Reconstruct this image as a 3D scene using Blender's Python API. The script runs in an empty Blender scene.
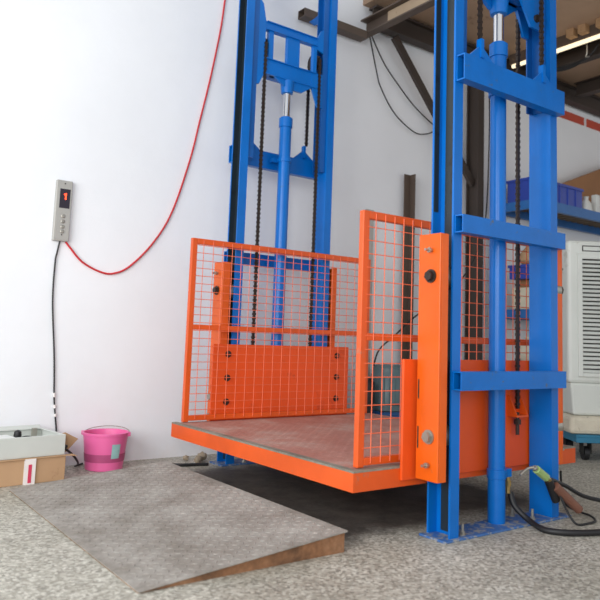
import bpy, bmesh, math, random
from mathutils import Vector, Matrix
random.seed(7)
PI = math.pi
S = bpy.context.scene
COL = S.collection

# ---------------------------------------------------------------- camera
yaw, pitch, roll = 0.932153566, 0.112814804, 0.034396379
fpx, pcx, pcy = 694.148521, 315.365508, 258.089179
cyw, syw, cp, sp, cr, sr = math.cos(yaw), math.sin(yaw), math.cos(pitch), math.sin(pitch), math.cos(roll), math.sin(roll)
Fv = Vector((cyw*cp, syw*cp, sp)); Rv = Vector((syw, -cyw, 0)); Uv = Rv.cross(Fv)
R2 = Rv*cr + Uv*sr; U2 = -Rv*sr + Uv*cr
cam = bpy.data.cameras.new('camera'); co = bpy.data.objects.new('camera', cam); COL.objects.link(co)
M = Matrix((R2, U2, -Fv)).transposed().to_4x4(); M.translation = Vector((0, 0, 1.0))
co.matrix_world = M
cam.sensor_width = 36; cam.sensor_fit = 'HORIZONTAL'; cam.lens = fpx/600*36
cam.shift_x = (300-pcx)/600; cam.shift_y = (pcy-300)/600
cam.clip_start = 0.05; cam.clip_end = 200
cam.dof.use_dof = True; cam.dof.focus_distance = 4.6; cam.dof.aperture_fstop = 2.4
S.camera = co

# ---------------------------------------------------------------- world, light, exposure
w = bpy.data.worlds.new('daylight'); S.world = w; w.use_nodes = True
bg = w.node_tree.nodes['Background']; bg.inputs[0].default_value = (0.93, 0.96, 1.0, 1); bg.inputs[1].default_value = 0.80
def area(name, loc, target, sx, sy, power, color=(1, 1, 1)):
    l = bpy.data.lights.new(name, 'AREA'); l.shape = 'RECTANGLE'; l.size = sx; l.size_y = sy; l.energy = power; l.color = color
    o = bpy.data.objects.new(name, l); COL.objects.link(o); o.location = loc
    o.rotation_euler = (Vector(target)-Vector(loc)).to_track_quat('-Z', 'Y').to_euler(); return o
area('doorway_daylight', (-3.2, 1.6, 2.3), (2.6, 4.8, 1.1), 4.2, 3.0, 270, (0.97, 0.985, 1.0))
area('window_daylight', (-2.0, -2.9, 2.2), (3.2, 3.4, 1.1), 1.6, 2.2, 130, (1.0, 0.98, 0.95))
S.view_settings.view_transform = 'Standard'; S.view_settings.look = 'None'
S.view_settings.exposure = 0.08; S.view_settings.gamma = 1.0; S.view_settings.use_curve_mapping = False

# ---------------------------------------------------------------- materials
def new_mat(name):
    m = bpy.data.materials.new(name); m.use_nodes = True
    nt = m.node_tree; return m, nt, nt.nodes, nt.links, nt.nodes['Principled BSDF']
def lin(c):
    return tuple(((x/255)/12.92 if x/255 <= .04045 else ((x/255+.055)/1.055)**2.4) for x in c) + (1,)
def ramp(n, stops):
    r = n.new('ShaderNodeValToRGB'); e = r.color_ramp.elements
    while len(e) < len(stops): e.new(0.5)
    for k, (p, c) in enumerate(stops):
        e[k].position = p; e[k].color = c if len(c) == 4 else (*c, 1)
    return r
def noise(n, l, co_, scale, detail=4, rough=.6):
    t = n.new('ShaderNodeTexNoise'); t.inputs['Scale'].default_value = scale
    t.inputs['Detail'].default_value = detail; t.inputs['Roughness'].default_value = rough
    l.new(co_, t.inputs['Vector']); return t
def mixc(n, l, fac, a, b, mode='MIX'):
    m = n.new('ShaderNodeMix'); m.data_type = 'RGBA'; m.blend_type = mode
    for sock, v in ((m.inputs[0], fac), (m.inputs[6], a), (m.inputs[7], b)):
        if hasattr(v, 'links'): l.new(v, sock)
        else: sock.default_value = v
    return m.outputs[2]
def math_(n, l, op, a, b=None, c=None, clamp=False):
    m = n.new('ShaderNodeMath'); m.operation = op; m.use_clamp = clamp
    for k, v in enumerate((a, b, c)):
        if v is None: continue
        if hasattr(v, 'links'): l.new(v, m.inputs[k])
        else: m.inputs[k].default_value = v
    return m.outputs[0]
def paint(name, c, rough=.4, wear=None, amount=.0, scale=9, metallic=0, bump=.0, vary=.07, spec=.5):
    """painted or plain surface with a slight tone variation and optional worn patches"""
    m, nt, n, l, b = new_mat(name)
    tc = n.new('ShaderNodeTexCoord').outputs['Object']
    base = lin(c)
    t = noise(n, l, tc, scale*.35, 5)
    dark = tuple(x*(1-vary*2.2) for x in base[:3])+(1,); light = tuple(min(1, x*(1+vary)) for x in base[:3])+(1,)
    r = ramp(n, [(.3, dark), (.7, light)]); l.new(t.outputs[0], r.inputs[0]); colr = r.outputs[0]
    if wear and amount > 0:
        t2 = noise(n, l, tc, scale, 8, .7)
        r2 = ramp(n, [(.5+.22*(1-amount), (0, 0, 0)), (.56+.22*(1-amount), (1, 1, 1))]); l.new(t2.outputs[0], r2.inputs[0])
        colr = mixc(n, l, r2.outputs[0], colr, lin(wear))
    l.new(colr, b.inputs['Base Color'])
    b.inputs['Roughness'].default_value = rough; b.inputs['Metallic'].default_value = metallic
    b.inputs['Specular IOR Level'].default_value = spec
    if bump:
        bp = n.new('ShaderNodeBump'); bp.inputs['Strength'].default_value = bump; bp.inputs['Distance'].default_value = .01
        t3 = noise(n, l, tc, scale*6, 4); l.new(t3.outputs[0], bp.inputs['Height']); l.new(bp.outputs[0], b.inputs['Normal'])
    return m
def emis(name, c, s):
    m, nt, n, l, b = new_mat(name); b.inputs['Base Color'].default_value = lin(c)
    b.inputs['Emission Color'].default_value = lin(c); b.inputs['Emission Strength'].default_value = s; return m

MB_ = paint('blue_paint', (2, 106, 192), .3, (40, 96, 150), .25, 7, spec=.38)
MBI = paint('blue_paint_inner', (4, 88, 164), .4, (40, 66, 100), .3, 9)
MBD = paint('worn_blue_base', (62, 106, 166), .55, (150, 150, 148), .95, 22)
MTRACK = paint('dark_track', (30, 42, 50), .35, (20, 24, 26), .6, 8)
MO = paint('orange_paint', (218, 86, 24), .38, (176, 104, 76), .42, 8)
MBX = paint('scuffed_blue_paint', (2, 106, 192), .32, (84, 96, 110), .5, 16, spec=.38)
MOB = paint('orange_bracket_paint', (226, 94, 10), .36, (175, 96, 60), .25, 10)
MOP = paint('orange_plate_paint', (232, 86, 24), .42, (206, 76, 32), .5, 3)
MWIRE = paint('orange_mesh_wire', (236, 112, 72), .5)
MCHAIN = paint('oily_chain_steel', (58, 48, 42), .45, (96, 74, 52), .4, 30, .5)
MCHROME = paint('chrome', (225, 226, 228), .12, metallic=1, vary=.01)
MSTEEL = paint('zinc_steel', (176, 172, 162), .4, (96, 80, 64), .4, 30, .8)
MBOLT = paint('dark_bolt_steel', (66, 58, 54), .4, (110, 84, 60), .4, 60, .6)
MRUB = paint('black_rubber', (28, 28, 30), .5)
MBLACKCABLE = paint('black_cable_sheath', (30, 30, 32), .55)
MRED = paint('red_cable_sheath', (200, 38, 44), .45)
MDARK = paint('dark_steel_beam', (62, 52, 46), .6, (92, 76, 62), .4, 6)
MBROWN = paint('brown_steel', (88, 74, 64), .6, (120, 100, 80), .4, 7)
MTAN = paint('dusty_tan_board', (176, 154, 128), .8, (110, 92, 74), .5, 5)
MCARD = paint('cardboard', (188, 152, 116), .85, (170, 132, 98), .4, 5)
MCARD2 = paint('brown_cardboard', (158, 114, 78), .85, (140, 100, 66), .4, 5)
MGREYBOX = paint('pale_grey_enamel', (200, 204, 198), .4, vary=.03)
MWHITE = paint('white_plastic', (226, 228, 224), .4, (200, 196, 184), .3, 8, vary=.03)
MCOOL = paint('cooler_plastic', (212, 216, 210), .5, (190, 190, 178), .4, 5, vary=.03)
MDARKGAP = paint('dark_recess', (40, 40, 38), .8)
MPAD = paint('crumpled_white_wrap', (214, 206, 186), .7, (160, 150, 130), .4, 14, bump=.8)
MCART = paint('teal_cart_paint', (44, 118, 150), .45, (70, 90, 100), .4, 12)
MCRATE = paint('blue_crate_plastic', (52, 76, 170), .4)
MRACK = paint('rack_blue_paint', (46, 108, 176), .45, (90, 120, 150), .4, 9)
MSLAT = paint('wood_slat', (120, 104, 84), .8)
MRUST = paint('rusty_pipe', (118, 78, 62), .65, (84, 56, 46), .6, 22)
MMOTOR = paint('grey_green_motor_paint', (92, 114, 118), .4, (70, 84, 88), .4, 12)
MTANK = paint('tank_blue_paint', (40, 92, 150), .4)
MWOOD = paint('timber', (178, 142, 104), .8, (140, 104, 72), .5, 12)
MGREEN = paint('green_label', (150, 176, 110), .5)
MBRASS = paint('brass', (176, 150, 96), .35, metallic=.8)
MTUBE = emis('lit_tube', (255, 236, 200), .95)
MLED = emis('red_led', (255, 60, 30), 4)
MSCREEN = paint('black_screen', (38, 30, 44), .2)
MCTRL = paint('brushed_steel_panel', (176, 174, 168), .42, metallic=.25, vary=.04)
MREDTRIM = paint('red_trim_paint', (190, 74, 52), .6)
MRUBBLE = paint('cement_rubble', (150, 136, 116), .9, (96, 84, 70), .5, 20)
MCEIL = paint('plywood_ceiling', (182, 152, 126), .85, (132, 104, 84), .6, 1.6, vary=.12)
MTAPE = paint('white_label', (232, 226, 222), .6)
MPINKTXT = paint('pink_print', (206, 60, 92), .6)

def wall_mat():
    m, nt, n, l, b = new_mat('white_wall_paint')
    tc = n.new('ShaderNodeTexCoord').outputs['Object']
    t = noise(n, l, tc, .8, 6); r = ramp(n, [(.3, lin((229, 231, 234))), (.7, lin((237, 239, 242)))]); l.new(t.outputs[0], r.inputs[0])
    sep = n.new('ShaderNodeSeparateXYZ'); l.new(tc, sep.inputs[0])
    # scuffed, yellowed patch low on the wall
    t2 = noise(n, l, tc, 2.3, 7, .65)
    h = math_(n, l, 'SUBTRACT', 1.0, math_(n, l, 'DIVIDE', sep.outputs[2], .75), clamp=True)
    f = math_(n, l, 'MULTIPLY', h, math_(n, l, 'MULTIPLY', math_(n, l, 'SUBTRACT', t2.outputs[0], .42, clamp=True), 3.2), clamp=True)
    c1 = mixc(n, l, math_(n, l, 'MULTIPLY', f, .28), r.outputs[0], lin((214, 196, 176)))
    l.new(c1, b.inputs['Base Color']); b.inputs['Roughness'].default_value = .75
    bp = n.new('ShaderNodeBump'); bp.inputs['Strength'].default_value = .15; bp.inputs['Distance'].default_value = .02
    t3 = noise(n, l, tc, 5, 5); l.new(t3.outputs[0], bp.inputs['Height']); l.new(bp.outputs[0], b.inputs['Normal'])
    return m
def floor_mat():
    m, nt, n, l, b = new_mat('terrazzo_floor')
    tc = n.new('ShaderNodeTexCoord').outputs['Object']
    v = n.new('ShaderNodeTexVoronoi'); v.inputs['Scale'].default_value = 75; l.new(tc, v.inputs['Vector'])
    bw = n.new('ShaderNodeSeparateColor'); l.new(v.outputs['Color'], bw.inputs[0])
    r = ramp(n, [(0, lin((142, 138, 128))), (.22, lin((168, 164, 152))), (.6, lin((190, 186, 174))), (1, lin((222, 219, 208)))]); l.new(bw.outputs[0], r.inputs[0])
    t = noise(n, l, tc, 90, 3); r1 = ramp(n, [(.35, (.84, .84, .84)), (.65, (1, 1, 1))]); l.new(t.outputs[0], r1.inputs[0])
    c = mixc(n, l, .6, r.outputs[0], r1.outputs[0], 'MULTIPLY')
    t2 = noise(n, l, tc, 1.4, 6); r2 = ramp(n, [(.3, lin((214, 212, 206))), (.7, (1, 1, 1))]); l.new(t2.outputs[0], r2.inputs[0])
    c = mixc(n, l, 1, c, r2.outputs[0], 'MULTIPLY')
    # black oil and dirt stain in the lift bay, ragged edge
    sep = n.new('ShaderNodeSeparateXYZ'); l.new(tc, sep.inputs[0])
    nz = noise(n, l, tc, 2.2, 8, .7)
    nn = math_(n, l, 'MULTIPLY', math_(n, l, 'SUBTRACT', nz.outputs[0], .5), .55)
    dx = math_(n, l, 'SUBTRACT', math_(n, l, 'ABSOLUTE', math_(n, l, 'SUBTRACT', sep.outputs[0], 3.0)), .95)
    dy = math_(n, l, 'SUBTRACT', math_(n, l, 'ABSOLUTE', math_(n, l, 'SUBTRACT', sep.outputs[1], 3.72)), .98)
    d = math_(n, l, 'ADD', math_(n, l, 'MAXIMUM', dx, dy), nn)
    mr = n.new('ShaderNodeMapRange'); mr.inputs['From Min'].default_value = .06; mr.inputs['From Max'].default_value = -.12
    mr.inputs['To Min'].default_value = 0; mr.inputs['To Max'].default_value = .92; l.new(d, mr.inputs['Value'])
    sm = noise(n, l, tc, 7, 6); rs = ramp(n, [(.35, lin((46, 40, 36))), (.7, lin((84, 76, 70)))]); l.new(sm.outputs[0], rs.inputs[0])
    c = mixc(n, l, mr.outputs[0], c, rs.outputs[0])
    l.new(c, b.inputs['Base Color'])
    rr = ramp(n, [(.3, (.45,)*3), (.7, (.75,)*3)]); l.new(t2.outputs[0], rr.inputs[0]); l.new(rr.outputs[0], b.inputs['Roughness'])
    return m
def plate_mat(name, a, bcol, c3, rough=.55, metallic=.3):
    m, nt, n, l, b = new_mat(name)
    tc = n.new('ShaderNodeTexCoord').outputs['Object']
    t = noise(n, l, tc, 3.2, 9, .7); r = ramp(n, [(.3, lin(a)), (.52, lin(bcol)), (.75, lin(c3))]); l.new(t.outputs[0], r.inputs[0])
    t2 = noise(n, l, tc, 40, 4); r2 = ramp(n, [(.3, (.74,)*3), (.7, (1, 1, 1))]); l.new(t2.outputs[0], r2.inputs[0])
    l.new(mixc(n, l, 1, r.outputs[0], r2.outputs[0], 'MULTIPLY'), b.inputs['Base Color'])
    b.inputs['Roughness'].default_value = rough; b.inputs['Metallic'].default_value = metallic; b.inputs['Specular IOR Level'].default_value = .22
    return m
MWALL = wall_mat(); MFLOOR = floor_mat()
MRAMP = plate_mat('worn_tread_plate', (128, 120, 110), (160, 154, 146), (186, 182, 174), .6, .08)
MRAMPSIDE = plate_mat('rusty_timber_side', (78, 62, 50), (148, 106, 76), (178, 142, 112), .8, 0)
MDECK = plate_mat('dusty_painted_deck', (176, 112, 98), (190, 140, 126), (198, 178, 166), .6, 0)
MDECKEDGE = plate_mat('worn_steel_edge', (118, 116, 104), (150, 148, 134), (172, 172, 160))
def bucket_mat():
    m, nt, n, l, b = new_mat('pink_plastic'); b.inputs['Base Color'].default_value = lin((228, 106, 162))
    b.inputs['Roughness'].default_value = .35; b.inputs['Subsurface Weight'].default_value = .3
    b.inputs['Subsurface Radius'].default_value = (.03, .02, .02); return m
MBUCKET = bucket_mat()
MBUCKET_D = paint('grimy_pink_band', (178, 74, 120), .5, (140, 66, 96), .5, 20)

# ---------------------------------------------------------------- mesh helpers
def setp(o, label=None, cat=None, group=None, kind=None):
    if label: o['label'] = label
    if cat: o['category'] = cat
    if group: o['group'] = group
    if kind: o['kind'] = kind
    return o
def thing(name, loc, label, cat, group=None):
    o = bpy.data.objects.new(name, None); COL.objects.link(o); o.location = loc; o.empty_display_size = .1; o['kind'] = 'thing'
    return setp(o, label, cat, group)
def root_of(o):
    while o.parent: o = o.parent
    return o
class MB:
    """collects shapes in room coordinates; build() links them as one mesh object"""
    def __init__(s, fn=None): s.bm = bmesh.new(); s.fn = fn
    def add(s, verts, faces):
        vs = [s.bm.verts.new(v) for v in verts]
        for f in faces:
            try: s.bm.faces.new([vs[i] for i in f])
            except ValueError: pass
        return vs
    def box(s, x0, x1, y0, y1, z0, z1):
        s.add([(x0,y0,z0),(x1,y0,z0),(x1,y1,z0),(x0,y1,z0),(x0,y0,z1),(x1,y0,z1),(x1,y1,z1),(x0,y1,z1)],
              [(0,3,2,1),(4,5,6,7),(0,1,5,4),(1,2,6,5),(2,3,7,6),(3,0,4,7)]); return s
    def prism(s, poly, axis, a, b):
        """poly: 2D points, extruded along axis (0,1,2) from a to b"""
        def P(p, q):
            v = [p[0], p[1]]; v.insert(axis, q); return tuple(v)
        k = len(poly); vs = [P(p, a) for p in poly]+[P(p, b) for p in poly]
        s.add(vs, [tuple(range(k)), tuple(range(2*k-1, k-1, -1))]+[(i, (i+1) % k, k+(i+1) % k, k+i) for i in range(k)]); return s
    def rings(s, rings, cap0=True, cap1=True, closed=False):
        k = len(rings[0]); vs = [s.bm.verts.new(v) for r in rings for v in r]; N = len(rings)
        for j in range(N if closed else N-1):
            for i in range(k):
                a = j*k+i; b2 = j*k+(i+1) % k; c = ((j+1) % N)*k+(i+1) % k; d = ((j+1) % N)*k+i
                s.bm.faces.new([vs[a], vs[b2], vs[c], vs[d]])
        if not closed:
            if cap0: s.bm.faces.new(vs[:k][::-1])
            if cap1: s.bm.faces.new(vs[-k:])
        return s
    def cyl(s, p, q, r, r2=None, n=24, cap=True):
        p = Vector(p); q = Vector(q); d = (q-p).normalized(); a = d.orthogonal().normalized(); b = d.cross(a)
        r2 = r if r2 is None else r2
        R = [[p+(a*math.cos(2*PI*i/n)+b*math.sin(2*PI*i/n))*r for i in range(n)], [q+(a*math.cos(2*PI*i/n)+b*math.sin(2*PI*i/n))*r2 for i in range(n)]]
        return s.rings(R, cap, cap)
    def lathe(s, c, prof, n=40, axis=(0, 0, 1), cap=True):
        """prof: list of (radius, height) along axis"""
        d = Vector(axis).normalized(); a = d.orthogonal().normalized(); b = d.cross(a); c = Vector(c)
        R = [[c+d*h+(a*math.cos(2*PI*i/n)+b*math.sin(2*PI*i/n))*r for i in range(n)] for r, h in prof]
        return s.rings(R, cap, cap)
    def tube(s, pts, r, n=8, smooth=True, cap=True):
        P = [Vector(p) for p in pts]
        if smooth and len(P) > 2:
            Q = []
            for i in range(len(P)-1):
                p0 = P[max(i-1, 0)]; p1 = P[i]; p2 = P[i+1]; p3 = P[min(i+2, len(P)-1)]
                for k in range(8):
                    t = k/8
                    Q.append(.5*((2*p1)+(-p0+p2)*t+(2*p0-5*p1+4*p2-p3)*t*t+(-p0+3*p1-3*p2+p3)*t**3))
            Q.append(P[-1]); P = Q
        rings = []; up = None
        for i, p in enumerate(P):
            d = (P[min(i+1, len(P)-1)]-P[max(i-1, 0)]).normalized()
            if up is None: up = d.orthogonal().normalized()
            up = (up-d*up.dot(d)).normalized(); b = d.cross(up)
            rings.append([p+(up*math.cos(2*PI*k/n)+b*math.sin(2*PI*k/n))*r for k in range(n)])
        return s.rings(rings, cap, cap)
    def hexhead(s, p, axis, r, h): return s.cyl(p, Vector(p)+Vector(axis)*h, r, n=6)
    def build(s, name, mat, parent=None, bevel=0, smooth=False, label=None):
        me = bpy.data.meshes.new(name)
        off = root_of(parent).location if parent else Vector((0, 0, 0))
        for v in s.bm.verts:
            c = s.fn(v.co.copy()) if s.fn else v.co
            v.co = Vector(c)-off
        bmesh.ops.recalc_face_normals(s.bm, faces=s.bm.faces[:])
        s.bm.to_mesh(me); s.bm.free(); me.materials.append(mat)
        o = bpy.data.objects.new(name, me); COL.objects.link(o)
        if parent: o.parent = parent
        if smooth:
            for p in me.polygons: p.use_smooth = True
            if hasattr(me, 'set_sharp_from_angle'): me.set_sharp_from_angle(angle=math.radians(40))
        if bevel:
            b = o.modifiers.new('bevel', 'BEVEL'); b.width = bevel; b.segments = 2; b.limit_method = 'ANGLE'
        if label: o['label'] = label
        return o
def top(o, label, cat, group=None): return setp(o, label, cat, group, 'thing')
def struct(o, label=None): o['kind'] = 'structure'; return setp(o, label) if label else o

# ================================================================ SETTING
WY = 5.25
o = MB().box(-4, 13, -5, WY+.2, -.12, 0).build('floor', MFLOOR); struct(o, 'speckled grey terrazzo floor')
o = MB().box(-4, 13, WY, WY+.2, 0, 7.5).build('wall_left', MWALL); struct(o, 'white painted wall')
o = MB().box(4.40, 13, -2.5, WY, 4.42, 4.50).build('ceiling', MCEIL); struct(o, 'brown plywood underside of the mezzanine')
m = MB()
for x0, x1 in ((6.6, 8.38), (8.45, 9.6), (9.67, 11.5)): m.box(x0, x1, WY-.012, WY, 3.99, 4.10)
struct(m.build('trim_1', MREDTRIM), 'red stripe along the top of the wall')

# ---------------------------------------------------------------- mezzanine steel
t = thing('steel_channel_beam', (4.33, 1.6, 4.05), 'dusty steel channel beam under the mezzanine edge above the lift', 'beam')
MB().box(4.33, 4.42, -2.4, 5.2, 4.05, 4.065).box(4.33, 4.42, -2.4, 5.2, 4.205, 4.22).box(4.41, 4.42, -2.4, 5.2, 4.065, 4.205).build('web_and_flanges', MBROWN, t)
m = MB()
m.box(4.385, 4.405, 3.95, 4.85, 4.068, 4.2)
m.build('board_in_channel', MTAN, t, label='pale dusty board lying in the channel')
m = MB().box(3.55, 4.325, 5.08, 5.088, 3.98, 4.06).box(3.55, 4.325, 5.182, 5.19, 3.98, 4.06).box(3.55, 4.325, 5.088, 5.182, 3.98, 3.988).box(3.55, 4.325, 5.088, 5.182, 4.052, 4.06)
top(m.build('steel_box_beam', MBROWN), 'brown hollow box beam with an open end sticking out behind the far mast', 'beam')
top(MB().prism([(3.60, 3.93), (3.66, 3.91), (3.84, 4.00), (3.84, 4.06), (3.74, 4.06)], 1, 5.04, 5.075).build('mounting_bracket', MB_), 'small blue bracket fixed to the open ended box beam', 'bracket')
m = MB().box(4.44, 12, 5.08, 5.2, 4.17, 4.19).box(4.44, 12, 5.08, 5.2, 4.36, 4.38).box(4.44, 12, 5.13, 5.145, 4.19, 4.36)
top(m.build('steel_wall_beam', MDARK), 'dark steel beam running along the white wall under the mezzanine', 'beam')
# diagonal brace
a = Vector((4.72, 5.11, 4.125)); b = Vector((5.96, 5.11, 2.76)); d = (b-a).normalized(); nrm = Vector((d.z, 0, -d.x))
m = MB(); hw = .042
m.add([a+nrm*hw+Vector((0, -.02, 0)), a-nrm*hw+Vector((0, -.02, 0)), b-nrm*hw+Vector((0, -.02, 0)), b+nrm*hw+Vector((0, -.02, 0)),
       a+nrm*hw+Vector((0, .02, 0)), a-nrm*hw+Vector((0, .02, 0)), b-nrm*hw+Vector((0, .02, 0)), b+nrm*hw+Vector((0, .02, 0))],
      [(0, 1, 2, 3), (4, 7, 6, 5), (0, 4, 5, 1), (1, 5, 6, 2), (2, 6, 7, 3), (3, 7, 4, 0)])
top(m.build('diagonal_brace', MDARK), 'dark diagonal steel brace sloping down from the mezzanine beam to the column', 'brace')
m = MB().box(5.94, 6.04, 5.02, 5.035, 0, 4.165).box(5.94, 6.04, 5.175, 5.19, 0, 4.165).box(5.98, 6.0, 5.035, 5.175, 0, 4.17)
top(m.build('steel_column', MDARK), 'dark steel mezzanine column seen between the posts of the near mast', 'column')
top(MB().box(4.45, 4.55, 5.17, 5.19, 0, 2.28).build('grey_board', paint('grey_board', (176, 174, 168), .8)), 'narrow grey board standing against the white wall, seen through the near mesh', 'board')
top(MB().box(4.985, 5.075, 5.19, 5.2, 0, 2.73).box(5.065, 5.075, 5.12, 5.19, 0, 2.73).build('angle_iron', MBROWN), 'brown angle iron post standing against the white wall', 'post')
# ceiling joists
for k, (x, y0) in enumerate(((6.95, -2.4), (7.95, -2.4))):
    top(MB().box(x-.06, x+.06, y0, 5.07, 4.24, 4.255).box(x-.06, x+.06, y0, 5.07, 4.405, 4.42).box(x-.008, x+.008, y0, 5.07, 4.255, 4.405).build('ceiling_joist', MDARK),
        ('dark ceiling joist nearest the lit tube, behind the looped cables', 'dark ceiling joist furthest back, just above the red stripe')[k], 'joist')
t = thing('tube_light', (6.55, 4.3, 4.30), 'long bright tube light fixed under the mezzanine ceiling', 'light')
MB().cyl((6.55, 3.2, 4.27), (6.55, 5.02, 4.27), .024).build('tube', MTUBE, t, smooth=True)
MB().box(6.54, 6.60, 3.15, 5.06, 4.30, 4.42).build('batten', MBROWN, t)
for y, la in ((4.19, 'short timber block above the tube light, leftmost of three'), (4.05, 'short timber block above the tube light, middle of three'), (3.84, 'short timber block above the tube light, rightmost of three')):
    zz = 4.34
    top(MB().box(6.44, 6.53, y-.045, y+.045, zz-.01, 4.42).build('timber_block', MWOOD, bevel=.004), la, 'wood block', 'timber blocks under the ceiling')
m = MB()
for k in range(3): m.tube([(6.86-k*.015, 4.85, 4.30), (6.86-k*.015, 4.65, 4.19+.012*k), (6.86, 4.42, 4.17+.014*k), (6.85, 4.2, 4.24), (6.85, 4.1, 4.33)], .012)
top(m.build('cable_bundle', MBLACKCABLE, smooth=True), 'bundle of dark cables looping under the ceiling by the tube light', 'cable')
top(MB().tube([(6.66, 4.12, 4.41), (6.66, 4.12, 4.2), (6.67, 4.14, 4.15), (6.67, 4.10, 4.14)], .008).build('wire_hook', MSTEEL, smooth=True), 'thin metal hook hanging beside the tube light', 'hook')

# ================================================================ LIFT MASTS
YC = 3.68                                                            # centre line between the two masts
def chain(m, x, y, z0, z1):
    z = z0; k = 0
    while z < z1:
        wd = .0145 if k % 2 else .0095
        m.box(x-wd, x+wd, y-.008, y+.008, z, z+.0165); z += .0185; k += 1
    m.box(x-.007, x+.007, y-.006, y+.006, z0, z1)
def make_mast(far):
    fn = (lambda c: Vector((c.x, 2*YC-c.y, c.z))) if far else None
    yb = 2*YC-2.55 if far else 2.55
    t = thing('lift_mast', (3.2, yb, 0), 'blue steel lift mast with hydraulic cylinder against the white wall, far side of the platform' if far else
              'blue steel lift mast with hydraulic cylinder nearest the camera, at the right of the platform', 'lift mast')
    dz = 0 if far else -.09
    nm = lambda: MB(fn)
    m = nm(); m.prism([(2.685, 2.455), (3.76, 2.455), (3.76, 2.64), (2.685, 2.64)], 2, 0, .012)
    bp = m.build('base_plate', MBD, t, bevel=.003)
    for x, y in ((2.86, 2.50), (3.46, 2.51), (2.9, 2.61), (3.42, 2.62)):
        nm().cyl((x, y, .012), (x, y, .07), .008, n=10).cyl((x, y, .012), (x, y, .016), .02, n=14).cyl((x, y, .016), (x, y, .03), .014, n=6).build('anchor_bolt', MSTEEL, bp)
    H = 5.0
    # outer columns: channels open away from the middle
    for s in (0, 1):
        m = nm()
        X = (lambda a: a) if s == 0 else (lambda a: 6.4-a)
        def bx(xa, xb, *r): m.box(min(X(xa), X(xb)), max(X(xa), X(xb)), *r)
        bx(2.738, 2.803, 2.475, 2.487, .012, H); bx(2.732, 2.803, 2.618, 2.63, .012, H); bx(2.793, 2.803, 2.487, 2.618, .012, H)
        c = m.build('column', MB_, t)
        m = nm(); bx(2.785, 2.7928, 2.4875, 2.582, .03, H-.02); bx(2.742, 2.785, 2.4872, 2.4895, .1, H-.02)  # thin dark strips laid along the web and flange inside the column
        bx(2.736, 2.770, 2.6145, 2.6178, 1.70, H-.02)
        m.build('roller_track', MTRACK, c, label='dark track inside the column')
        # sliding inner rail
        m = nm(); bx(2.806, 2.812, 2.505, 2.61, 2.43, H+.3); bx(2.812, 2.862, 2.505, 2.513, 2.43, H+.3); bx(2.812, 2.862, 2.602, 2.61, 2.43, H+.3)
        m.build('inner_rail', MBI, t)
    for z0, z1 in ((.752, .848), (1.57, 1.665), (2.40, 2.545), (4.3, 4.44)):
        m = nm(); q = .007
        m.box(2.745, 3.655, 2.415, 2.415+q, z0, z1).box(2.745, 3.655, 2.474-q, 2.474, z0, z1)
        m.box(2.745, 3.655, 2.415+q, 2.474-q, z0, z0+q).box(2.745, 3.655, 2.415+q, 2.474-q, z1-q, z1)
        cb = m.build('cross_beam', MB_ if far else MBX, t)
        if 2.3 < z0 < 2.5:
            for xc in (2.935, 3.50):
                m = nm(); m.prism([(xc-.14, z1), (xc+.10, z1), (xc-.005, z1+.08), (xc-.045, z1+.08)], 1, 2.44, 2.452)
                m.box(xc-.036, xc-.012, 2.432, 2.466, z1+.02, z1+.13)
                m.build('chain_anchor', MB_, cb)
            m = nm()
            xk = 3.19 if far else 3.225; m.cyl((xk, 2.575, z1-.09), (xk, 2.575, z1-.06), .058); m.box(xk-.09, xk+.09, 2.475, 2.53, z1-.09, z1-.06)
            m.build('cylinder_clamp', MB_, cb)
    # hydraulic cylinder
    cx, cy = (3.19, 2.575) if far else (3.225, 2.575)
    rc = .05 if far else .0465; zc = 2.835 if far else 2.775
    m = nm(); m.lathe((cx, cy, 0), [(rc+.002, .012), (rc+.002, .25), (rc+.007, .252), (rc+.007, .30), (rc, .302), (rc, zc-.08), (rc+.008, zc-.078), (rc+.008, zc), (rc-.004, zc+.002), (rc-.004, zc+.01)], 32)
    cyl = m.build('hydraulic_cylinder', MB_, t, smooth=True)
    nm().cyl((cx, cy, zc), (cx, cy, 3.16+dz), .031).build('piston_rod', MCHROME, cyl, smooth=True, label='bright chrome piston rod')
    if not far:
        nm().box(cx+.045, cx+.095, cy-.03, cy+.02, .255, .30).build('port_block', MB_, cyl)
        nm().cyl((cx+.075, cy-.02, .255), (cx+.075, cy-.02, .165), .013, n=12).cyl((cx+.075, cy-.02, .235), (cx+.075, cy-.02, .205), .018, n=6).build('hose_fitting', MBRASS, cyl)
    # yoke carried by the rod
    m = nm(); y0, y1 = 2.50, 2.61; q = .014
    def fl(x0, x1, z0, z1): m.box(x0, x1, 2.545, 2.545+q, z0+dz, z1+dz)
    F0, F1 = (2.592, 2.606)
    # plate on the platform side with four windows cut out, built as bars
    def bar(x0, x1, z0, z1): m.box(x0, x1, F0, F1, z0+dz, z1+dz); 
    bar(2.865, 3.535, 3.545, 3.62); bar(2.865, 3.535, 3.16, 3.30)
    for xa, xb in ((2.97, 3.015), (3.16, 3.285), (3.435, 3.47)): bar(xa, xb, 3.30, 3.545)
    # flanges of the bars, running back from the plate
    for z in (3.545, 3.612, 3.16, 3.292): m.box(2.865, 3.535, 2.565, F0, z+dz, z+dz+.008)
    for z in (3.545, 3.612, 3.16, 3.292): m.box(2.94, 3.465, F1, F1+.018, z+dz, z+dz+.007)
    for x in (2.97, 3.007, 3.16, 3.277, 3.435, 3.462): m.box(x, x+.008, 2.565, F0, 3.308+dz, 3.545+dz)
    # side cheeks with rising and falling tips
    m.prism([(2.863, 3.06+dz), (2.885, 3.06+dz), (2.93, 3.16+dz), (2.93, 3.62+dz), (2.90, 3.76+dz), (2.863, 3.80+dz)], 1, F0-.002, F1+.004)
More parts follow.
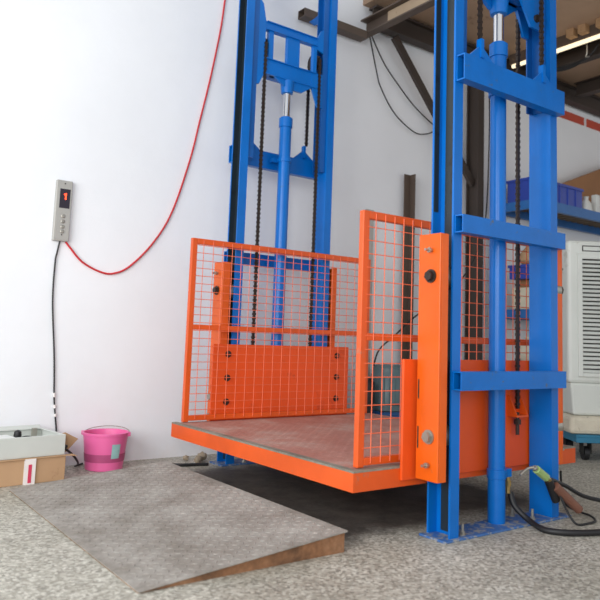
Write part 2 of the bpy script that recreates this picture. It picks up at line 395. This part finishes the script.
    m.prism([(3.537, 3.0+dz), (3.49, 3.0+dz), (3.42, 3.17+dz), (3.42, 3.30+dz), (3.537, 3.30+dz)], 1, F0-.002, F1+.004)
    m.prism([(3.537, 3.50+dz), (3.47, 3.52+dz), (3.47, 3.62+dz), (3.51, 3.70+dz), (3.537, 3.72+dz)], 1, F0-.002, F1+.004)
    m.prism([(3.02, 3.17+dz), (3.44, 3.17+dz), (3.32, 3.085+dz), (3.17, 3.085+dz)], 1, F0-.004, F1+.006)
    # lower arm on the outer side, holding the bolt seen on the near mast
    if not far:
        m.prism([(3.52, 3.01+dz), (3.42, 3.01+dz), (3.27, 3.23+dz), (3.27, 3.36+dz), (3.52, 3.36+dz)], 1, 2.487, 2.501)
    m.box(3.0, 3.4, 2.50, 2.60, 3.16+dz, 3.18+dz)
    yk = m.build('yoke', MB_, t)
    nm().lathe((cx, cy, 3.05+dz), [(.034, 0), (.05, .005), (.056, .05), (.06, .11)], 24).build('rod_head', MB_, yk, smooth=True)
    if not far: nm().cyl((3.47, 2.4865, 3.075+dz), (3.47, 2.472, 3.075+dz), .024, n=20).build('pivot_bolt', MBOLT, yk, label='dark pivot bolt')
    for xc in (2.935, 3.50):
        m = nm(); m.lathe((xc-.026, 2.53, 3.43+dz), [(.02, 0), (.068, 0), (.068, .008), (.056, .012), (.056, .04), (.068, .044), (.068, .052), (.02, .052)], 28, (1, 0, 0))
        m.build('chain_pulley', MCHAIN, t, smooth=True)
        xk = xc if far else xc-.025
        m = nm(); chain(m, xk, 2.452, 2.68, 3.43+dz); m.build('chain', MCHAIN, t)
        if far or xc > 3.2:
            xk = xc if far else 3.46
            m = nm(); chain(m, xk, 2.612, .62, 3.43+dz); m.build('chain', MCHAIN, t)
    return t
near_mast = make_mast(False)
far_mast = make_mast(True)

# ================================================================ LIFT PLATFORM
PX0, PX1, PY0, PY1 = 2.25, 4.12, 2.66, 4.70
t = thing('lift_platform', (3.2, YC, .252), 'orange lift platform with checkered deck and wire mesh sides, standing between two blue masts', 'lift platform')
m = MB()
m.box(PX0, PX1, PY0, PY0+.05, .252, .344).box(PX0, PX1, PY1-.05, PY1, .252, .344)
m.box(PX0, PX0+.05, PY0+.05, PY1-.05, .252, .344).box(PX1-.05, PX1, PY0+.05, PY1-.05, .252, .344)
for y in (3.15, 3.66, 4.15): m.box(PX0+.05, PX1-.05, y, y+.05, .262, .343)
m.build('deck_frame', MO, t)
def tread(m, x0, x1, y0, y1, zf, pitch, L, W, hgt):
    i = 0; x = x0+pitch*.6
    while x < x1-pitch*.4:
        j = 0; y = y0+pitch*.6
        while y < y1-pitch*.4:
            a = PI/4 if (i+j) % 2 else -PI/4
            ca, sa = math.cos(a), math.sin(a)
            def p(u, v, h): xx = x+u*ca-v*sa; yy = y+u*sa+v*ca; return (xx, yy, zf(xx, yy)+h)
            m.add([p(-L, 0, -.0003), p(0, -W, -.0003), p(L, 0, -.0003), p(0, W, -.0003), p(-L*.35, 0, hgt), p(L*.35, 0, hgt)],
                  [(0, 1, 4), (1, 5, 4), (1, 2, 5), (2, 3, 5), (3, 4, 5), (3, 0, 4)])
            y += pitch; j += 1
        x += pitch; i += 1
m = MB().box(PX0+.045, PX1-.001, PY0+.045, PY1-.03, .3445, .352)
tread(m, PX0+.06, PX1-.02, PY0+.06, PY1-.05, lambda x, y: .352, .040, .013, .004, .0009)
dk = m.build('deck_plate', MDECK, t)
m = MB().box(PX0, PX0+.044, PY0, PY1, .3445, .354).box(PX0+.0445, PX1, PY0, PY0+.044, .3445, .354)
m.build('edge_strip', MDECKEDGE, dk, label='worn grey steel edge strip of the deck')
def guard(yc, dx, dzs, far):
    z0, z1 = (.356, 1.70) if far else (.356, 1.665)
    zm = 1.022 if far else .99
    m = MB(); r = .021; hy = .018
    X0, X1 = (2.308, 4.06) if far else (2.315, 4.06)
    m.box(X0, X0+2*r, yc-hy, yc+hy, z0, z1).box(X1-2*r, X1, yc-hy, yc+hy, z0, z1)
    m.box(X0+2*r, X1-2*r, yc-hy, yc+hy, z1-.042, z1).box(X0+2*r, X1-2*r, yc-hy, yc+hy, z0+.008, z0+.046)
    m.box(X0+2*r, X1-2*r, yc-hy, yc+hy, zm, zm+.038)
    g = m.build('guard_frame', MO, t, bevel=.004)
    m = MB(); x = X0+2*r+dx*.6
    # woven wire mesh, fixed to the outer side of the frame
    ys = yc-hy-.003 if not far else yc-hy-.003
    while x < X1-2*r:
        m.tube([(x, ys, z0+.02), (x, ys, z1-.012)], .0027, 5, False); x += dx
    z = z0+.046+dzs*.7
    while z < z1-.03:
        m.tube([(X0+.03, ys+.003, z), (X1-.03, ys+.003, z)], .0027, 5, False); z += dzs
    m.build('wire_mesh', MWIRE, g)
guard(2.725, .067, .0705, False)
guard(4.655, .082, .0575, True)
def carriage(far):
    fn = (lambda c: Vector((c.x, 2*YC-c.y, c.z))) if far else None
    nm = lambda: MB(fn)
    nm().box(2.56, 3.885, 2.642, 2.659, .285, .90).build('carriage_plate', MOP, t, bevel=.002) if not far else \
        nm().box(2.56, 3.885, 2.642, 2.659, .30, .92).build('carriage_plate', MOP, t, bevel=.002)
    for s in (0, 1):
        X = (lambda a: a) if s == 0 else (lambda a: 6.4-a)
        m = nm()
        def bx(xa, xb, *r): m.box(min(X(xa), X(xb)), max(X(xa), X(xb)), *r)
        if s == 0: bx(2.635, 2.647, 2.468, 2.622, .295, 1.558); bx(2.647, 2.698, 2.468, 2.478, .295, 1.558); bx(2.647, 2.698, 2.614, 2.622, .295, 1.558)
        else: bx(2.655, 2.667, 2.50, 2.64, .30, 1.60); bx(2.667, 2.712, 2.50, 2.51, .30, 1.60); bx(2.667, 2.712, 2.632, 2.64, .30, 1.60)
        br = m.build('roller_bracket', MOB, t, bevel=.003)
        sg = -1 if s == 0 else 1
        xf = X(2.635 if s == 0 else 2.655)
        for z in (1.335, .515):
            m = nm(); m.cyl((xf, 2.531, z), (xf+sg*.008, 2.531, z), .036, n=24).cyl((xf+sg*.008, 2.531, z), (xf+sg*.028, 2.531, z), .026, n=6)
            m.build('axle_bolt', MBOLT if z > 1 else MSTEEL, br)
            nm().cyl((X(2.66), 2.553, z), (X(2.775), 2.553, z), .058, n=28).build('guide_roller', MSTEEL, br, smooth=True)
        for z in (1.47, .375):
            nm().cyl((xf, 2.53, z), (xf+sg*.05, 2.53, z), .007, n=10).cyl((xf+sg*.012, 2.53, z), (xf+sg*.024, 2.53, z), .015, n=6).build('set_screw', MSTEEL, br)
        if s == 0 and not far:
            for z0_, z1_ in ((.70, .80), (.45, .56)): nm().box(2.633, 2.6348, 2.604, 2.612, z0_, z1_).build('slot', MDARKGAP, br, label='dark slot beside the weld')
    if far:
        for x in (2.69, 3.755):
            for z in (.845, .665, .485):
                MB().hexhead((x, 4.701, z), (0, -1, 0), .020, .018).cyl((x, 4.701, z), (x, 4.697, z), .026, n=18).build('plate_bolt', MBOLT, t, label='dark bolt head on the orange plate')
    # chain lugs on the mast side of the plate
    for xc in ((2.935, 3.50) if far else (3.46,)):
        m = nm(); m.box(xc-.055, xc+.055, 2.575, 2.642, .575, .585)
        m.prism([(2.642, .585), (2.642, .70), (2.632, .70), (2.575, .585)], 0, xc-.055, xc-.048)
        m.prism([(2.642, .585), (2.642, .70), (2.632, .70), (2.575, .585)], 0, xc+.048, xc+.055)
        lg = m.build('chain_lug', MO, t)
        nm().cyl((xc, 2.612, .47), (xc, 2.612, .60), .011, n=10).cyl((xc, 2.612, .53), (xc, 2.612, .558), .022, n=6).build('lug_stud', MBOLT, lg)
carriage(False); carriage(True)

# ================================================================ RAMP
rx0, rx1, ry0, ry1, rz = 1.15, 2.178, 2.605, 4.615, .098
t = thing('loading_ramp', ((rx0+rx1)/2, (ry0+ry1)/2, 0), 'grey tread plate wedge ramp lying on the floor in front of the lift platform', 'ramp')
zf = lambda x, y: .008+(x-rx0)/(rx1-rx0)*(rz-.006)
m = MB(); m.prism([(rx0+.003, 0), (rx1-.008, 0), (rx1-.008, zf(rx1, 0)-.0082), (rx0+.003, .005)], 1, ry0+.012, ry1-.012)
m.build('ramp_side', MRAMPSIDE, t, label='rusty brown wedge side of the ramp')
m = MB(); m.prism([(rx0, .0052), (rx1, zf(rx1, 0)-.007), (rx1, zf(rx1, 0)), (rx0, .009)], 1, ry0, ry1)
tread(m, rx0+.03, rx1-.01, ry0+.01, ry1-.01, lambda x, y: .009+(x-rx0)/(rx1-rx0)*(zf(rx1, 0)-.009), .040, .0155, .005, .0024)
m.build('tread_plate', MRAMP, t)

# ================================================================ LEFT WALL THINGS
# controller
cxm, czm = 1.522, 1.872
t = thing('lift_controller', (cxm, WY, 1.64), 'slim steel lift call panel on the white wall, with a lit red floor number', 'control panel')
MB().box(cxm-.058, cxm+.056, WY-.04, WY, 1.64, 2.095).build('housing', MCTRL, t, bevel=.004)
MB().box(cxm-.046, cxm+.052, WY-.0425, WY-.0405, 1.652, 2.085).build('face_plate', MCTRL, t)
MB().box(cxm-.033, cxm+.042, WY-.0445, WY-.0427, 1.885, 2.03).build('display', MSCREEN, t, label='dark display')
MB().box(cxm+.005, cxm+.015, WY-.0462, WY-.0448, 1.95, 1.998).box(cxm-.004, cxm+.005, WY-.0462, WY-.0448, 1.984, 1.993).build('floor_digit', MLED, t, label='lit red number 1')
for z in (1.825, 1.785, 1.745, 1.71):
    bt = MB().lathe((cxm+.002, WY-.0425, z), [(.014, 0), (.014, .004), (.010, .006), (.010, .004)], 20, (0, -1, 0)).build('call_button', MSTEEL, t, smooth=True)
MB().cyl((cxm, WY-.0425, 2.07), (cxm, WY-.0445, 2.07), .005, n=10).build('screw', MBOLT, t)
MB().cyl((cxm, WY-.0425, 1.685), (cxm, WY-.0445, 1.685), .005, n=10).build('screw', MBOLT, t)
# red cable
pts = [(1.565, 1.64), (1.60, 1.60), (1.70, 1.50), (1.844, 1.437), (1.95, 1.435), (2.075, 1.503), (2.255, 1.706), (2.404, 1.98), (2.539, 2.442), (2.612, 2.805), (2.686, 3.179), (2.759, 3.626), (2.792, 3.942), (2.83, 4.4)]
top(MB().tube([(x, WY-.012, z) for x, z in pts], .0075).build('red_cable', MRED, smooth=True), 'red cable hanging in a loop on the white wall beside the call panel', 'cable')
pts = [(1.522, 1.64), (1.508, 1.55), (1.50, 1.48), (1.503, 1.2), (1.54, .84), (1.555, .66), (1.568, .48), (1.597, .277), (1.613, .155)]
t = thing('black_wall_cable', (1.5, WY, .2), 'thin black cable hanging straight down the wall below the call panel', 'cable')
MB().tube([(x, WY-.012, z) for x, z in pts], .006).build('sheath', MBLACKCABLE, t, smooth=True)
for z0, z1, x0, x1 in ((.50, .53, 1.564, 1.566), (.42, .445, 1.574, 1.577), (.36, .38, 1.583, 1.585)):
    MB().cyl((x0, WY-.013, z1), (x1, WY-.013, z0), .009, n=10).build('tape_band', MTAPE, t, label='white tape band')

# cardboard box, rotated a little
ang = math.atan2(.055, .437)
bo = Vector((1.535, 4.775, 0))
def loc(u, v, z):                                                   # u to the left along the front, v back from the front
    dx_ = Vector((-math.cos(ang), -math.sin(ang), 0)); dy_ = Vector((-math.sin(ang), math.cos(ang), 0))
    return bo+dx_*u+dy_*v+Vector((0, 0, z))
def lfn(c): return loc(c.x, c.y, c.z)
t = thing('cardboard_box', loc(.32, .17, 0), 'brown cardboard box on the floor by the wall, carrying the grey enclosure', 'box')
m = MB(lfn); m.box(0, .66, 0, .36, 0, .158); m.build('carton', MCARD, t, bevel=.004)
m = MB(lfn); m.prism([(-.008, .158), (.66, .158), (.66, .163), (-.05, .163), (-.08, .150)], 1, -.012, .02); m.build('front_flap', MCARD, t)
m = MB(lfn); m.prism([(-.001, .16), (-.001, .29), (-.03, .295), (-.125, .245), (-.045, .165)], 1, .10, .105)
m.build('side_flap', MCARD, t)
lb = MB(lfn).box(.205, .275, -.0145, -.0125, .0, .16).box(.205, .275, -.002, 0, 0.0, .15).build('label_strip', MTAPE, t, label='white label strip with a pink mark')
MB(lfn).box(.230, .252, -.016, -.0148, .01, .125).build('label_print', MPINKTXT, lb)
# enclosure
t = thing('control_enclosure', loc(.32, .17, .164), 'open pale grey metal control enclosure lying on the cardboard box', 'control cabinet')
EZ0, EZ1 = .1645, .295
m = MB(lfn); q = .006
m.box(.006, .70, .012, .40, EZ0, EZ0+q).box(.006, .70, .012, .018, EZ0+q, EZ1).box(.006, .70, .394, .40, EZ0+q, EZ1)
m.box(.006, .012, .018, .394, EZ0+q, EZ1).box(.694, .70, .018, .394, EZ0+q, EZ1)
m.box(.012, .694, .018, .034, EZ1-q, EZ1).box(.012, .694, .38, .394, EZ1-q, EZ1).box(.012, .028, .034, .38, EZ1-q, EZ1)
m.build('housing', MGREYBOX, t, bevel=.002)
m = MB(lfn); m.prism([(.395, EZ1), (.40, EZ1), (.415, EZ1+.02), (.41, EZ1+.022)], 0, .02, .70); m.build('lid_edge', MGREYBOX, t)
MB(lfn).box(.37, .40, .35, .378, EZ1-.05, EZ1+.02).build('latch', MSTEEL, t)
MB(lfn).box(.06, .09, .35, .378, EZ1-.05, EZ1+.005).build('latch', MSTEEL, t)
m = MB(lfn); m.lathe((.245, .22, EZ0+.085), [(.004, 0), (.02, .005), (.026, .03), (.022, .055), (.008, .065)], 20); m.build('knob', MRUB, t, smooth=True, label='black knob')
MB(lfn).tube([(.10, .2, EZ1-.05), (.2, .17, EZ1-.02), (.3, .15, EZ1-.03), (.45, .2, EZ1-.03)], .006).build('loose_wire', MRUB, t, smooth=True)
MB(lfn).box(.30, .42, .08, .26, EZ0+.01, EZ1-.012).build('white_relay', MWHITE, t, label='white relay block')
MB(lfn).box(.46, .56, .06, .2, EZ0+.01, EZ1-.015).build('relay', MSTEEL, t)
MB(lfn).lathe((.005, .05, EZ0+.045), [(.014, 0), (.014, .016), (.01, .016), (.01, .03)], 14, (-1, 0, 0)).build('cable_gland', MRUB, t)
# cable on the floor
top(MB().tube([(1.538, 4.86, .20), (1.60, 4.86, .15), (1.66, 4.92, .09), (1.70, 5.02, .045), (1.72, 5.13, .016), (1.80, 5.22, .012)], .0075).build('black_cable', MBLACKCABLE, smooth=True),
    'thick black cable sagging from the grey enclosure to the floor behind the pink bucket', 'cable')
# bucket
bc = Vector((1.895, 5.035, 0))
t = thing('bucket', bc, 'pink plastic bucket with a wire handle on the floor by the wall', 'bucket')
m = MB()
m.lathe(bc, [(.125, .0), (.132, .004), (.137, .06), (.1425, .115), (.158, .245), (.165, .247), (.166, .262), (.158, .264), (.152, .26), (.15, .24), (.13, .01)], 48)
m.build('pail', MBUCKET, t, smooth=True)
m = MB(); N = 48; rr = []
for r_, h in ((.1385, .062), (.1445, .118)):
    rr.append([bc+Vector((math.cos(2*PI*i/N)*(r_+.0012), math.sin(2*PI*i/N)*(r_+.0012), h)) for i in range(N)])
m.rings(rr, False, False); m.build('dirt_band', MBUCKET_D, t, smooth=True, label='grimy darker band round the bucket')
m = MB(); k0 = -1.62; rr = []
for h in (.09, .19):
    rr.append([bc+Vector((math.cos(k0+.42*i/6)*(.1415+(h-.09)*.125+.005), math.sin(k0+.42*i/6)*(.1415+(h-.09)*.125+.005), h)) for i in range(7)])
m.add([*rr[0], *rr[1]], [(i, i+1, 8+i, 7+i) for i in range(6)])
MLAB = paint('bucket_sticker', (150, 190, 188), .5, (110, 160, 150), .6, 30)
m.build('sticker', MLAB, t, label='pale green sticker')
pts = []
for k in range(13):
    a_ = PI*k/12; pts.append(bc+Vector((-math.cos(a_)*.168*.8, math.cos(a_)*.168*.6, .252)) + Vector((.6*.8, .8*.8, 0))*math.sin(a_)*.17 + Vector((0, 0, math.sin(a_)*.035)))
MB().tube(pts, .003, 6, False).build('handle', MSTEEL, t, smooth=True)
for sgn in (-1, 1):
    p = bc+Vector((sgn*.165*.8, -sgn*.165*.6, .235)); MB().box(p.x-.012, p.x+.012, p.y-.012, p.y+.012, p.z, p.z+.03).build('handle_ear', MBUCKET, t, bevel=.003)
# rubble by the far mast
for (x, y, r, la) in ((2.60, 4.93, .032, 'small lump of rubble by the far mast foot, nearest the bucket'), (2.665, 4.99, .036, 'lump of rubble by the far mast foot, tallest of three'), (2.56, 5.06, .024, 'lump of rubble by the far mast foot, close to the wall')):
    bm = bmesh.new(); bmesh.ops.create_icosphere(bm, subdivisions=2, radius=r)
    for v in bm.verts: v.co *= random.uniform(.8, 1.15)
    mn = min(v.co.z for v in bm.verts)
    for v in bm.verts: v.co += Vector((x, y, -mn))
    m = MB(); m.bm = bm; top(m.build('rubble', MRUBBLE), la, 'rubble', 'rubble by the far mast')
top(MB().tube([(2.30, 4.93, .012), (2.42, 4.86, .012), (2.52, 4.83, .012), (2.62, 4.80, .012)], .012).build('rope', MRUB, smooth=True), 'short dark rope end on the floor between ramp and far mast', 'rope')

# ================================================================ POWER UNIT behind the platform
t = thing('hydraulic_power_unit', (4.55, 4.95, 0), 'grey electric motor on a blue tank behind the platform, seen through the mesh', 'hydraulic pump')
MB().box(4.36, 4.90, 4.80, 5.10, 0, .30).build('tank', MTANK, t, bevel=.01)
m = MB(); m.lathe((4.57, 4.93, .33), [(.13, 0), (.15, .01), (.15, .06), (.165, .07), (.165, .33), (.15, .35), (.15, .40), (.12, .43), (.04, .435)], 32)
for k in range(20):
    a_ = 2*PI*k/20; m.box(4.57+.165*math.cos(a_)-.004, 4.57+.165*math.cos(a_)+.004, 4.93+.165*math.sin(a_)-.004, 4.93+.165*math.sin(a_)+.004, .41, .65)
m.build('motor', MMOTOR, t, smooth=True)
MB().box(4.38, 4.76, 4.80, 5.06, .3005, .33).build('mounting_flange', MTANK, t)
MB().lathe((4.29, 4.90, .0), [(.05, 0), (.05, .38), (.065, .39), (.065, .58), (.045, .62), (.02, .64)], 20).build('valve_block', MRUB, t, smooth=True, label='black valve block')
top(MB().tube([(4.40, 4.95, .75), (4.55, 5.04, .90), (4.8, 5.08, 1.05), (5.1, 5.10, 1.25), (5.6, 5.0, 1.6), (6.0, 4.99, 2.2), (6.08, 4.98, 3.2), (6.1, 5.0, 4.1)], .008)
    .build('motor_cable', MBLACKCABLE, smooth=True), 'black cable rising from the motor behind the brown post', 'cable')
for k, (pl, la, r_) in enumerate((
    ([(4.445, 5.19, 4.10), (4.567, 5.19, 3.697), (4.612, 5.19, 3.59), (4.743, 5.19, 3.419), (4.889, 5.19, 3.301), (5.112, 5.19, 3.207), (5.263, 5.19, 3.216), (5.416, 5.19, 3.281), (5.7, 5.18, 3.45)], 'thin dark cable sagging lowest on the wall below the mezzanine beam', .0065),
    ([(4.486, 5.20, 4.10), (4.659, 5.20, 3.861), (4.879, 5.20, 3.668), (5.104, 5.20, 3.503), (5.367, 5.20, 3.372), (5.6, 5.20, 3.3)], 'thin dark cable running close beside the diagonal brace', .0065))):
    top(MB().tube(pl, r_).build('hanging_cable', MBLACKCABLE, smooth=True), la, 'cable')
top(MB().tube([(6.14, 4.98, 4.15), (6.16, 4.97, 3.4), (6.13, 4.97, 2.6), (6.16, 4.98, 2.0), (6.1, 4.98, 1.2)], .016).build('white_cable', MTAN, smooth=True), 'pale conduit hanging down the right side of the dark column', 'conduit')

# ================================================================ RACK ON THE WALL SIDE
t = thing('storage_rack', (7.2, 4.9, 0), 'blue storage rack against the wall at the right behind the near mast', 'rack')
RX0, RX1, RY0, RY1 = 6.43, 9.2, 4.6, 5.2
for x, y in ((RX0, RY0), (RX0, RY1-.05), (RX1-.05, RY0), (RX1-.05, RY1-.05)): MB().box(x, x+.05, y, y+.05, 0, 2.62).build('post', MRACK, t)
for z in (2.50, 1.28, .35):
    MB().box(RX0+.05, RX1-.05, RY0-.003, RY0+.045, z, z+.11).box(RX0+.05, RX1-.05, RY1-.05, RY1-.01, z, z+.10).box(RX0, RX0+.04, RY0+.05, RY1-.05, z, z+.10).box(RX1-.04, RX1, RY0+.05, RY1-.05, z, z+.1).build('shelf_frame', MRACK, t)
    m = MB(); x = RX0+.06
    while x < RX1-.1: m.box(x, x+.07, RY0+.045, RY1-.05, z+.085, z+.105); x += .13
    m.build('shelf_slats', MSLAT, t)
def crate(x0, x1, y0, y1, z, h, label):
    t = thing('plastic_crate', ((x0+x1)/2, (y0+y1)/2, z), label, 'crate')
    m = MB(); q = .012
    m.box(x0, x1, y0, y1, z, z+q).box(x0, x1, y0, y0+q, z+q, z+h).box(x0, x1, y1-q, y1, z+q, z+h).box(x0, x0+q, y0+q, y1-q, z+q, z+h).box(x1-q, x1, y0+q, y1-q, z+q, z+h)
    m.build('crate_body', MCRATE, t)
    m = MB(); m.box(x0-.015, x1+.015, y0-.015, y0, z+h-.03, z+h).box(x0-.015, x0, y0, y1, z+h-.03, z+h).box(x0-.015, x1+.015, y1, y1+.015, z+h-.03, z+h).box(x1, x1+.015, y0, y1, z+h-.03, z+h)
    m.build('rim', MCRATE, t)
    for k in range(6):
        xx = x0+(x1-x0)*(k+.1)/6; MB().box(xx, xx+.012, y0-.012, y0, z+.02, z+h-.03).build('rib', MCRATE, t)
ST = 2.606
crate(6.50, 7.46, 4.70, 5.05, ST, .27, 'dark blue plastic crate on the top shelf of the rack')
m = MB(); m.lathe((7.62, 4.75, ST), [(.07, 0), (.075, .02), (.07, .12), (.03, .17), (.03, .2), (.04, .21)], 20)
top(m.build('white_bottle', MWHITE, smooth=True), 'white plastic bottle on the top shelf beside the blue crate', 'bottle')
top(MB().box(7.74, 7.98, 4.68, 4.86, ST, ST+.10).box(7.78, 7.86, 4.7, 4.78, ST+.10, ST+.26).build('white_tin', MWHITE, bevel=.01), 'white tin with a tall cap at the right end of the top shelf', 'tin')
m = MB(); m.prism([(7.4, ST), (8.95, ST), (8.95, ST+.86), (8.8, ST+.88), (7.3, ST+.30)], 1, 5.09, 5.13)
top(m.build('cardboard_sheet', MCARD2), 'brown cardboard sheet leaning on the wall above the blue crate', 'cardboard')
ST1 = 1.386
top(MB().box(6.49, 6.62, 4.70, 4.98, ST1, ST1+.24).build('parts_box', paint('pale_carton', (206, 198, 176), .8), bevel=.005), 'pale carton on the middle shelf, seen through the near mesh', 'box')
top(MB().box(6.64, 6.95, 4.66, 5.02, ST1, ST1+.34).build('parts_box', MCARD2, bevel=.005), 'brown carton on the middle shelf beside the pale carton', 'box')
crate(6.50, 6.80, 4.72, 5.02, ST1+.3405, .16, 'small blue crate lying on the cartons on the middle shelf')
m = MB(); m.lathe((6.64, 4.84, ST1+.5015), [(.08, 0), (.13, .05), (.12, .13), (.06, .2), (.03, .24), (.045, .27)], 18)
top(m.build('sack', MCARD, smooth=True), 'brown tied sack on top of the small blue crate in the rack', 'sack')
ST0 = .456
top(MB().box(6.49, 6.78, 4.72, 5.06, ST0, ST0+.34).build('parts_box', MCARD2, bevel=.005), 'brown carton on the lowest shelf of the rack', 'box')
m = MB(); m.lathe((6.66, 4.87, ST0+.341), [(.09, 0), (.13, .05), (.14, .13), (.11, .2), (.04, .25), (.05, .28)], 20)
top(m.build('sack', MPAD, smooth=True), 'pale tied sack on the carton on the lowest shelf of the rack', 'sack')

# ================================================================ COOLER ON CART
cdir = Vector((.80, -.60, 0)); cback = Vector((.60, .80, 0)); cor = Vector((5.535, 3.635, 0))
def cfn(c): return cor+cdir*c.x+cback*c.y+Vector((0, 0, c.z))
t = thing('air_cooler', cfn(Vector((.5, .3, 0))), 'large white evaporative air cooler with louvred front, right edge behind the near mast', 'air cooler')
m = MB(cfn); m.box(.0, 1.02, .0, .6, .67, 1.95)
m.build('upper_body', MCOOL, t, bevel=.03)
m = MB(cfn)
def frustum(m, a0, a1, b0, b1, z0, A0, A1, B0, B1, z1):
    m.add([(a0, b0, z0), (a1, b0, z0), (a1, b1, z0), (a0, b1, z0), (A0, B0, z1), (A1, B0, z1), (A1, B1, z1), (A0, B1, z1)],
          [(0, 3, 2, 1), (4, 5, 6, 7), (0, 1, 5, 4), (1, 2, 6, 5), (2, 3, 7, 6), (3, 0, 4, 7)])
frustum(m, .05, .97, .03, .57, .39, .02, 1.0, .01, .59, .675); m.build('water_tank', MCOOL, t, bevel=.02)
MB(cfn).box(.12, .98, -.004, .03, .76, 1.80).build('louvre_recess', MDARKGAP, t, label='dark gaps behind the louvres')
m = MB(cfn)
z = .77
while z < 1.79:
    m.add([(.125, -.026, z), (.975, -.026, z), (.975, -.006, z+.022), (.125, -.006, z+.022), (.125, -.020, z-.004), (.975, -.020, z-.004), (.975, 0, z+.02), (.125, 0, z+.02)],
          [(0, 1, 2, 3), (4, 7, 6, 5), (0, 3, 7, 4), (1, 5, 6, 2), (0, 4, 5, 1), (3, 2, 6, 7)]); z += .0375
m.build('louvres', MCOOL, t)
m = MB(cfn); m.box(.085, .125, -.02, .01, .73, 1.83).box(.975, 1.01, -.02, .01, .73, 1.83).box(.125, .975, -.02, .01, 1.79, 1.83).box(.125, .975, -.02, .01, .73, .765); m.build('louvre_frame', MCOOL, t, bevel=.004)
m = MB(cfn)
for x0, x1 in ((.13, .30), (.31, .60)): m.box(x0, x1, -.004, .0, 1.85, 1.858).box(x0, x1, -.004, 0, 1.895, 1.903).box(x0, x0+.008, -.004, 0, 1.858, 1.895).box(x1-.008, x1, -.004, 0, 1.858, 1.895)
m.build('panel_outline', MDARKGAP, t)
MB(cfn).box(.30, .7, .018, .035, .60, .607).build('tank_groove', MDARKGAP, t)
t = thing('cart', cfn(Vector((.5, .3, 0))), 'low teal wheeled cart with white wrapped pad under the air cooler', 'cart')
m = MB(cfn)
frustum(m, -.01, 1.05, -.06, .64, .235, .0, 1.03, -.05, .62, .388)
m.build('wrapped_pad', MPAD, t, bevel=.035, label='crumpled white wrapped pad')
m = MB(cfn); m.box(.04, 1.02, -.07, -.02, .165, .21).box(.04, 1.02, .58, .63, .165, .21).box(.04, .09, -.02, .58, .165, .21).box(.97, 1.02, -.02, .58, .165, .21).box(.04, 1.02, -.07, .63, .21, .234); m.build('frame', MCART, t, bevel=.004)
for x in (.17, .87):
    for y in (.06, .5):
        cs = MB(cfn).box(x-.05, x+.05, y-.045, y+.045, .155, .2).box(x-.04, x-.03, y-.03, y+.05, .06, .155).box(x+.03, x+.04, y-.03, y+.05, .06, .155).build('caster', MDARKGAP, t)
        m = MB(cfn); m.cyl((x-.022, y+.02, .06), (x+.022, y+.02, .06), .06, n=28); m.build('wheel', MRUB, cs, smooth=True)

# ================================================================ HOSES AND VALVE AT THE NEAR MAST FOOT
top(MB().tube([(3.32, 2.555, .17), (3.325, 2.53, .10), (3.34, 2.45, .04), (3.315, 2.34, .018), (3.34, 2.26, .018), (3.43, 2.19, .018), (3.58, 2.13, .018), (3.85, 2.04, .018), (4.3, 1.9, .018)], .0165, 12)
    .build('hydraulic_hose', MRUB, smooth=True), 'thick black hydraulic hose curving from the cylinder foot across the floor', 'hose')
t = thing('drain_valve', (3.55, 2.40, .0), 'green valve with rusty brown pipe handle hanging at the near mast foot', 'valve')
def rod(name, a, b, r, mat, n=6, label=None, par=None): return MB().cyl(a, b, r, n=n).build(name, mat, par or t, label=label, bevel=.002)
rod('valve_body', (3.372, 2.42, .312), (3.465, 2.42, .258), .024, MGREEN, 8, 'green tagged body')
rod('union_nut', (3.352, 2.42, .324), (3.370, 2.42, .313), .016, MSTEEL)
rod('union_nut', (3.467, 2.42, .257), (3.492, 2.42, .240), .017, MBRASS)
MB().tube([(3.352, 2.42, .324), (3.32, 2.44, .315), (3.27, 2.45, .285)], .008).build('nozzle', MSTEEL, t, smooth=True)
rod('pipe_handle', (3.53, 2.41, .208), (3.71, 2.375, .065), .027, MRUST, 14, 'rusty brown pipe')
rod('grip', (3.49, 2.425, .242), (3.57, 2.43, .12), .024, MRUB, 12, 'black rubber grip')
top(MB().tube([(3.53, 2.44, .24), (3.68, 2.445, .19), (3.83, 2.42, .12), (4.0, 2.36, .08), (4.3, 2.3, .03), (4.8, 2.2, .016)], .012).build('black_hose', MRUB, smooth=True), 'thin black hose running right from the valve above the other hose', 'hose')
top(MB().tube([(3.56, 2.40, .16), (3.585, 2.36, .06), (3.60, 2.32, .012), (3.67, 2.30, .010), (3.77, 2.31, .010), (3.86, 2.40, .010), (3.88, 2.50, .012), (3.82, 2.53, .05), (3.76, 2.52, .14), (3.72, 2.50, .26)], .0065)
    .build('looped_wire', MBLACKCABLE, smooth=True), 'thin black wire looped on the floor by the right foot of the near mast', 'wire')
